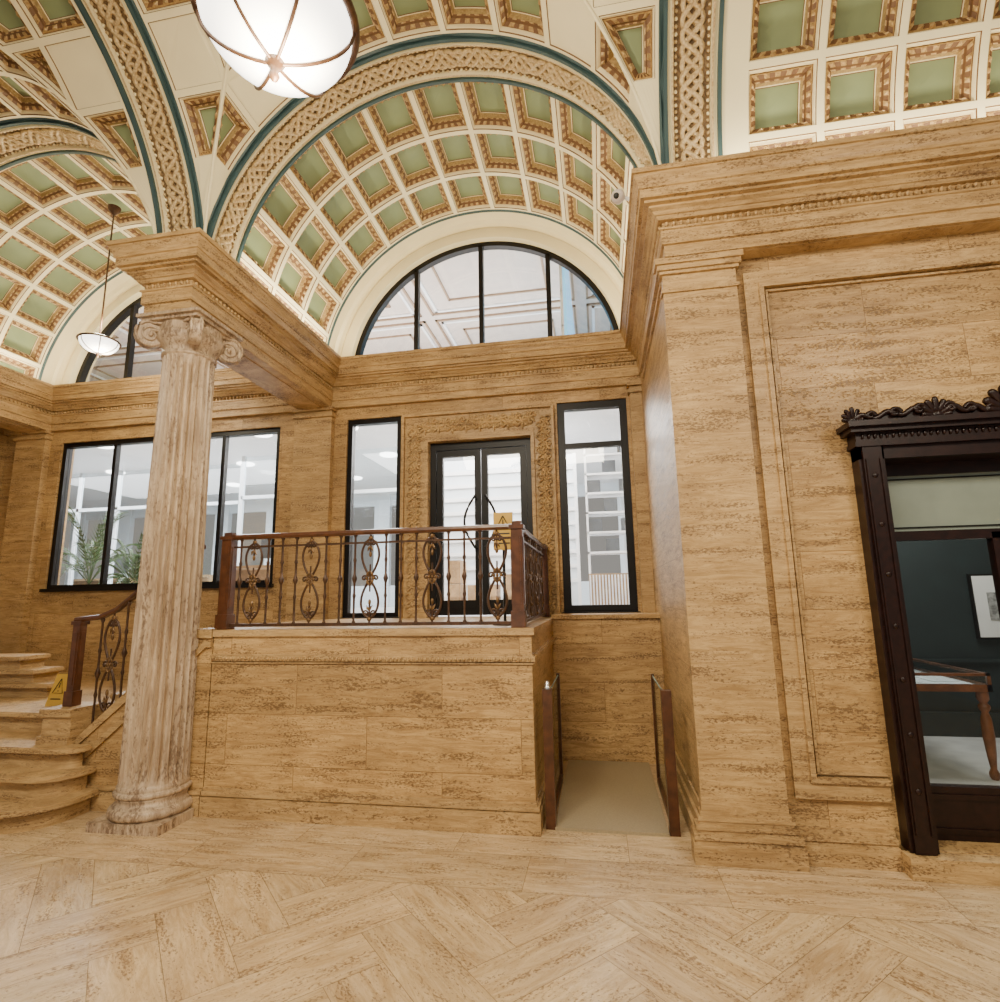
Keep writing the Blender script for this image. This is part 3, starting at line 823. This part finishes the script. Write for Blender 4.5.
for a,b in ((1.65,2.12),(2.5,2.12),(2.5,2.88),(3.35,2.88)):
    L=b-a; sg=1 if L>0 else -1
    ridge=[(a+L*t,2.65+.026+.040*t+.018*math.sin(t*3*2*pi)) for t in [i/24 for i in range(25)]]
    poly=[(a,2.65)]+[(p[0],p[1]) for p in ridge]+[(b,2.65)]
    mb.prism(poly,yc-.0,yc+.03)
    mb.tube([(p[0],yc-.005,p[1]) for p in ridge],.019,6)
    for t,r in ((.2,.028),(.5,.034),(.8,.038)):
        scroll(mb,a+L*t,2.65+.030+.036*t,r,yc-.015,sg,0,.014)
mb.build('door_head',d)
mb=MB(M['ebony'])
yd=3.98
mb.box(1.82,1.87,yd,yd+.06,.12,2.42); mb.box(3.13,3.18,yd,yd+.06,.12,2.42); mb.box(2.47,2.53,yd,yd+.06,.12,1.95)
mb.box(1.87,3.13,yd,yd+.06,.12,.42); mb.box(1.90,3.10,yd-.01,yd,.16,.19); mb.box(1.90,3.10,yd-.01,yd,.35,.38)
mb.box(1.87,3.13,yd,yd+.06,1.91,1.97); mb.box(1.87,3.13,yd,yd+.06,2.34,2.42)
lf=mb.build('door_leaf',d)
mb=MB(M['blind'],M['frame']); mb.box(1.87,3.13,yd+.02,yd+.03,1.97,2.34); frame_rect(mb,1.90,3.10,1.99,2.32,.008,yd+.01,yd+.02,1); mb.build('transom_panel',lf,label='pale frosted transom panel')
mb=MB(M['glassg']); mb.box(1.87,2.47,yd+.02,yd+.028,.42,1.91); mb.box(2.53,3.13,yd+.02,yd+.028,.42,1.91); mb.build('glass_pane',lf)

mb=MB(M['tealwall'])
mb.box(.82,6.0,6.6,6.7,.0,3.2); mb.build('wall_gallery',label='dark teal painted gallery wall',cat='wall',kind='structure')
mb=MB(M['tealwall']); mb.box(.80,.86,4.12,6.6,.0,3.2); mb.box(5.9,6.0,4.12,6.6,0,3.2); mb.build('wall_gallery_side',label='dark teal painted side wall',cat='wall',kind='structure')
mb=MB(M['tealwall']); mb.box(.8,6,4.12,6.7,3.2,3.26); mb.build('ceiling_gallery',label='dark gallery ceiling',cat='ceiling',kind='structure')
mb=MB(mat('gallery_floor',(.60,.61,.59),.35)); mb.box(.86,5.9,4.1,6.6,.0,.13); mb.build('floor_gallery',label='pale grey gallery floor',cat='floor',kind='structure')
mb=MB(M['tealwall']); mb.box(.86,5.9,6.55,6.6,.13,.36); mb.box(.86,5.9,6.56,6.6,.85,.88); mb.build('baseboard_gallery',label='dark painted baseboard',cat='baseboard',kind='structure')
e=empty('display_table',(2.65,5.6,.13),'red brown wooden display table with a glass top case','table')
tx0,tx1,ty0,ty1=2.28,3.00,5.12,6.3
mb=MB(M['tablewood'],M['paper'])
for z0,z1,o in ((.79,.845,0),(.91,.93,.0)):
    mb.box(tx0,tx1,ty0,ty0+.035,z0,z1); mb.box(tx0,tx1,ty1-.035,ty1,z0,z1); mb.box(tx0,tx0+.035,ty0,ty1,z0,z1); mb.box(tx1-.035,tx1,ty0,ty1,z0,z1)
for x in (tx0,tx1-.025):
    for y_ in (ty0,ty1-.025): mb.box(x,x+.025,y_,y_+.025,.845,.91)
mb.box(tx0+.035,tx1-.035,ty0+.035,ty1-.035,.815,.83,1)
mb.build('table_frame',e)
mb=MB(M['tablewood']); mb.lathe([(.022,.13),(.034,.15),(.034,.18),(.020,.21),(.030,.30),(.040,.45),(.036,.58),(.022,.63),(.040,.66),(.040,.68),(.024,.70),(.042,.73),(.042,.80)],0,0,16)
lg=mb.build('leg',e,(tx0+.05,ty0+.05,0))
for x,y in ((tx1-.05,ty0+.05),(tx0+.05,ty1-.05),(tx1-.05,ty1-.05)): dup(lg,e,(x,y,0))
mb=MB(M['glassp']); mb.box(tx0+.02,tx1-.02,ty0+.02,ty1-.02,.93,.936); mb.box(tx0+.02,tx1-.02,ty0+.005,ty0+.01,.845,.91); mb.build('glass_top',e)
for x,y in ((2.4,5.3),(2.7,5.35),(2.42,5.75),(2.72,5.8)):
    mb=MB(M['paper']); mb.box(x,x+.2,y,y+.28,.831,.836)
    mb.build('document_sheet',e,label='white paper document under glass')
e=empty('framed_picture',(4.05,6.58,1.4),'small print with white mount hanging on the teal wall','picture')
mb=MB(M['frame']); mb.box(3.79,4.28,6.555,6.59,1.08,1.74); mb.build('picture_frame',e)
mb=MB(M['paper'],M['print']); mb.box(3.81,4.26,6.545,6.556,1.10,1.72,0); mb.box(3.92,4.16,6.54,6.546,1.27,1.55,1); mb.build('print',e)
def area_light(loc,rot,sx,sy,e,c,name='area_light'):
    l=bpy.data.lights.new(name,'AREA'); l.shape='RECTANGLE'; l.size=sx; l.size_y=sy; l.energy=e; l.color=c
    o=bpy.data.objects.new(name,l); COL.objects.link(o); o.location=loc; o.rotation_euler=rot; return o
area_light((3,5.5,3.15),(0,0,0),1.6,1.2,65,(1,.97,.92))

# ------------------------------------------------------------------ rooms behind the windows
RY=13.0
mb=MB(M['grey']); mb.box(-16,.8,YW+.2,RY,1.25,1.37); mb.build('floor_office',label='grey carpet office floor',cat='floor',kind='structure')
mb=MB(M['white']); mb.box(-16,.8,YW+.42,RY,4.20,4.36); mb.build('ceiling_office',label='white office ceiling',cat='ceiling',kind='structure')
mb=MB(M['white']); mb.box(.6,.8,YW+.2,RY,1.37,4.2); mb.build('wall_office_side',label='white office side wall',cat='wall',kind='structure')
mb=MB(M['cool']); 
mb.box(-16,.8,RY,RY+.1,1.37,1.9); mb.box(-16,.8,RY,RY+.1,3.9,4.2)
for k in range(12): mb.box(-16+k*1.5,-15.6+k*1.5,RY-.05,RY+.1,1.37,4.2)
mb.build('wall_office_back',label='pale office wall with wide openings',cat='wall',kind='structure')
mb=MB(M['pinkc'],M['taupe'],M['white'])
mb.box(-12,3,YW+.42,13,6.9,7.0)
for i in range(5):
    x0=-11.6+i*2.9
    for j in range(2):
        y0=6.85+j*2.7
        for (o,mm,w) in ((0,1,.04),(.10,2,.05),(.45,1,.035)):
            a,b,c,dd=x0+o,x0+2.7-o,y0+o,y0+2.5-o
            for q in ((a,b,c,c+w),(a,b,dd-w,dd),(a,a+w,c,dd),(b-w,b,c,dd)): mb.box(q[0],q[1],q[2],q[3],6.87,6.9,mm)
mb.build('ceiling_upper',label='pale panelled ceiling of the upper room',cat='ceiling',kind='structure')
mb=MB(M['bluegl'],M['white']); 
mb.box(-.30,-.26,YW+.6,13,4.4,6.85,0)
for k in range(12): mb.box(-.34,-.30,YW+.6+k*.55,YW+.63+k*.55,4.4,6.85,1)
for k in range(5): mb.box(-.34,-.30,YW+.6,13,4.6+k*.5,4.62+k*.5,1)
mb.build('window_6',label='blue tinted glazing with white bars',cat='window',kind='structure')
area_light((-4,9,4.9),(pi,0,0),9,3,480,(1,.95,.90))
cl=MB(M['panel']); cl.lathe([(.14,0),(.16,.01),(.16,.03)],0,0,20)
co=cl.build('ceiling_downlight',None,(-9.5,7.6,4.17),label='round white recessed office ceiling light',cat='ceiling light',group='office ceiling lights')
for i in range(7):
    for j in range(3):
        if i==0 and j==0: continue
        c=co.copy(); COL.objects.link(c); c.location=(-9.5+i*1.45,7.6+j*1.7,4.17)
area_light((-2,8.6,4.1),(0,0,0),4,3,560,(1,.98,.95))
area_light((-8,9,4.1),(0,0,0),6,4,850,(.98,.99,1))
area_light((-5,9,1.6),(pi,0,0),9,3,180,(.98,.99,1))
for (x0,x1,y_) in ((-12,-6.6,9.2),(-6.3,-3.2,8.8)):
    mb=MB(M['cool']); nn=int((x1-x0)/.9)
    for k in range(nn+1): mb.box(x0+k*(x1-x0)/nn-.03,x0+k*(x1-x0)/nn+.03,y_,y_+.06,1.37,4.2)
    mb.box(x0,x1,y_,y_+.06,3.4,3.46); mb.box(x0,x1,y_,y_+.06,1.37,1.45)
    o=mb.build('glass_partition',label='white framed glazed office partition',cat='partition')
    g=MB(M['glassp']); g.box(x0,x1,y_+.025,y_+.033,1.45,4.19); g.build('glass_pane',o)
def desk(x,y,w=1.5):
    e=empty('office_desk',(x,y,1.37),'light oak office desk with a dark monitor','desk',group='office desks')
    mb=MB(M['oak']); mb.box(x-w/2,x+w/2,y-.35,y+.35,2.08,2.12); mb.box(x-w/2,x-w/2+.04,y-.33,y+.33,1.37,2.08); mb.box(x+w/2-.04,x+w/2,y-.33,y+.33,1.37,2.08); mb.box(x-w/2+.04,x+w/2-.04,y+.2,y+.22,1.6,2.08)
    mb.build('desk_frame',e)
    mb=MB(M['darkscreen']); mb.box(x-.28,x+.28,y+.05,y+.08,2.25,2.60); mb.box(x-.02,x+.02,y+.08,y+.11,2.12,2.4); mb.box(x-.12,x+.12,y-.02,y+.18,2.12,2.13)
    mb.build('monitor',e)
for x,y in ((-5.0,7.9),(-8.4,10.2),(-6.3,10.4),(-10.6,10.6)): desk(x,y)
mb=MB(M['white'],M['cool'])
for k in range(9): mb.box(-2.6,-.3,8.9,8.93,1.80+k*.23,1.86+k*.23,0)
mb.box(-2.6,-.3,8.93,8.95,1.37,3.9,1)
for x in (-2.6,-1.85,-1.1,-.34): mb.box(x,x+.05,8.86,9.0,1.37,3.9,0)
mb.build('display_screen',label='white panelled screen with horizontal rails in the office',cat='screen')
for i,(x,z,h) in enumerate(((-2.3,1.37,.42),(-2.3,1.80,.35),(-1.75,1.37,.40),(-1.2,1.37,.55))):
    mb=MB(M['oak'],M['white']); mb.box(x-.22,x+.22,8.2,8.6,z,z+h,0); mb.box(x-.03,x+.03,8.195,8.605,z,z+h+.003,1)
    mb.build('cardboard_box',label='brown cardboard box with pale tape on the office floor',cat='box',group='cardboard boxes')
mb=MB(M['white'],M['darkscreen'],M['oak'])
mb.box(-.15,.58,8.3,8.7,1.37,1.9,2)
for k in range(16): mb.box(-.14+k*.045,-.12+k*.045,8.28,8.3,1.4,1.88,0)
for j in range(6):
    mb.box(-.15,.58,8.35,8.7,2.2+j*.3,2.23+j*.3,0)
    for i in range(3):
        if (i+j)%2: mb.box(-.12+i*.24,.08+i*.24,8.36,8.5,2.23+j*.3,2.42+j*.3,1)
for x in (-.15,.55): mb.box(x,x+.03,8.35,8.7,1.9,3.9,0)
mb.build('shelving_unit',label='white open shelving with dark boxes above a wooden cabinet',cat='shelving')
def palm(x,y,sc,label):
    e=empty('potted_palm',(x,y,1.37),label,'plant')
    mb=MB(M['pot']); mb.lathe([(.12*sc,1.37),(.17*sc,1.38+.3*sc),(.18*sc,1.38+.32*sc)],x,y,20); mb.build('plant_pot',e)
    mb=MB(M['leaf'])
    for k in range(22):
        a=k*2.4; L=(.48+.22*random.random())*sc; el=.45+.85*random.random()
        pts=[]
        for i in range(13):
            t=i/12; rr=L*t*math.cos(el)*1.05; z=1.37+.34*sc+L*(t*math.sin(el)*2.3-.95*t*t)
            pts.append(Vector((x+rr*math.cos(a),y+rr*math.sin(a),z)))
        mb.tube(pts,.006,4)
        for i in range(3,13):
            d=(pts[i]-pts[i-1]).normalized(); s=Vector((-math.sin(a),math.cos(a),0))
            for sg in (-1,1):
                b=pts[i]; tip=b+s*sg*.10*sc*(1.1-.06*i)+d*.14*sc-Vector((0,0,.06))
                mb.face([b,b+d*.03+s*sg*.03,tip,b-d*.022+s*sg*.018])
    mb.build('fronds',e)
palm(-8.2,7.75,1.55,'leafy green palm in a dark pot behind the window')
palm(-7.05,7.42,1.05,'smaller green palm in a dark pot behind the window')

# caution signs
SX=-5.06
e=empty('caution_sign',(SX,4.62,.661),'small yellow folding caution sign standing on the steps','sign')
def q_(x,y,w,h,sg,u,t,z): return Vector((x+u*w/2*(1-.25*t),y+sg*(.07)*(1-t),z+h*t))
for sg in (-1,1):
    mb=MB(M['yellow'],M['black']); Q=lambda u,t:q_(SX,4.62,.19,.28,sg,u,t,.661)
    F=[Q(-1,0),Q(1,0),Q(1,1),Q(-1,1)]; off=Vector((0,.010,0))
    mb.face(F); mb.face([p+off for p in F])
    for i in range(4): mb.face([F[i],F[(i+1)%4],F[(i+1)%4]+off,F[i]+off])
    o2=Vector((0,-.004,0)) if sg<0 else Vector((0,.014,0))
    tri=[(Q(0,.85)+o2),(Q(-.65,.4)+o2),(Q(.65,.4)+o2)]
    mb.tube(tri+[tri[0]],.004,4,1); mb.tube([Q(0,.72)+o2,Q(0,.56)+o2],.005,4,1); mb.ball(Q(0,.47)+o2,.006,.003,.006,1)
    mb.tube([Q(-.6,.22)+o2,Q(.6,.22)+o2],.005,4,1)
    mb.build('sign_panel',e)
e=empty('caution_sign',(-.76,4.45,LZ),'yellow warning triangle sign on a slender stand behind the rail','sign')
mb=MB(M['frame']); mb.lathe([(.10,LZ),(.10,LZ+.012),(.012,LZ+.02),(.012,LZ+.60)],-.76,4.45,16); mb.build('stand',e)
mb=MB(M['yellow'],M['black']); mb.box(-.84,-.68,4.43,4.445,1.97,2.28,0)
tri=[(-.76,4.426,2.25),(-.815,4.426,2.15),(-.705,4.426,2.15)]
mb.tube(tri+[tri[0]],.005,4,1); mb.tube([(-.76,4.426,2.22),(-.76,4.426,2.185)],.005,4,1); mb.ball((-.76,4.426,2.165),.006,.004,.006,1)
for z_ in (2.10,2.06,2.02): mb.box(-.815,-.705,4.426,4.43,z_,z_+.01,1)
mb.build('sign_panel',e)

# ------------------------------------------------------------------ lights
w=bpy.data.worlds.new('world'); S.world=w; w.use_nodes=True
bg=w.node_tree.nodes['Background']; bg.inputs[0].default_value=(1,.95,.87,1); bg.inputs[1].default_value=.32
area_light((-1.5,-.6,5.0),(math.radians(22),0,0),3.5,.8,310,(1,.89,.70),'hall_fill_light')  # added overhead fill behind the camera, no fixture of the hall
area_light((-1.5,-.8,.9),(math.radians(155),0,0),5,1.0,42,(1,.90,.74),'hall_fill_light')  # added upward fill behind the camera to brighten the vault
area_light((3.0,.4,4.4),(math.radians(30),0,math.radians(10)),1.2,.8,105,(1,.89,.70),'hall_fill_light')  # added fill from out of view, lifts the right side of the hall
for cx in BAYS:
    for x,y,sx,sy in ((cx,6.06,3.0,.06),(cx-1.75,5.0,.06,1.7),(cx+1.75,5.0,.06,1.7)):
        area_light((x,y,4.57),(pi,0,0),sx,sy,22,(1,.88,.64),'cornice_fill_light')  # uplights added out of sight on the cornice to brighten the vaults
area_light((2.7,3.62,4.57),(pi,0,0),3.5,.06,26,(1,.88,.64),'cornice_fill_light')  # same added hidden uplight for the vault over the right block

# ------------------------------------------------------------------ camera
H=1.6; f=550
th=math.radians(10); ph=math.radians(9.8); ro=.0175
F=Vector((-math.sin(th)*math.cos(ph),math.cos(th)*math.cos(ph),math.sin(ph)))
r0=Vector((math.cos(th),math.sin(th),0)); u0=r0.cross(F)
rt=(r0*math.cos(ro)-u0*math.sin(ro)); up=(u0*math.cos(ro)+r0*math.sin(ro))
cam=bpy.data.cameras.new('camera'); co=bpy.data.objects.new('camera',cam); COL.objects.link(co)
m=Matrix((rt,up,-F)).transposed().to_4x4(); m.translation=Vector((0,0,H)); co.matrix_world=m
cam.sensor_width=36; cam.lens=f/1002*36; cam.clip_start=.05
S.camera=co
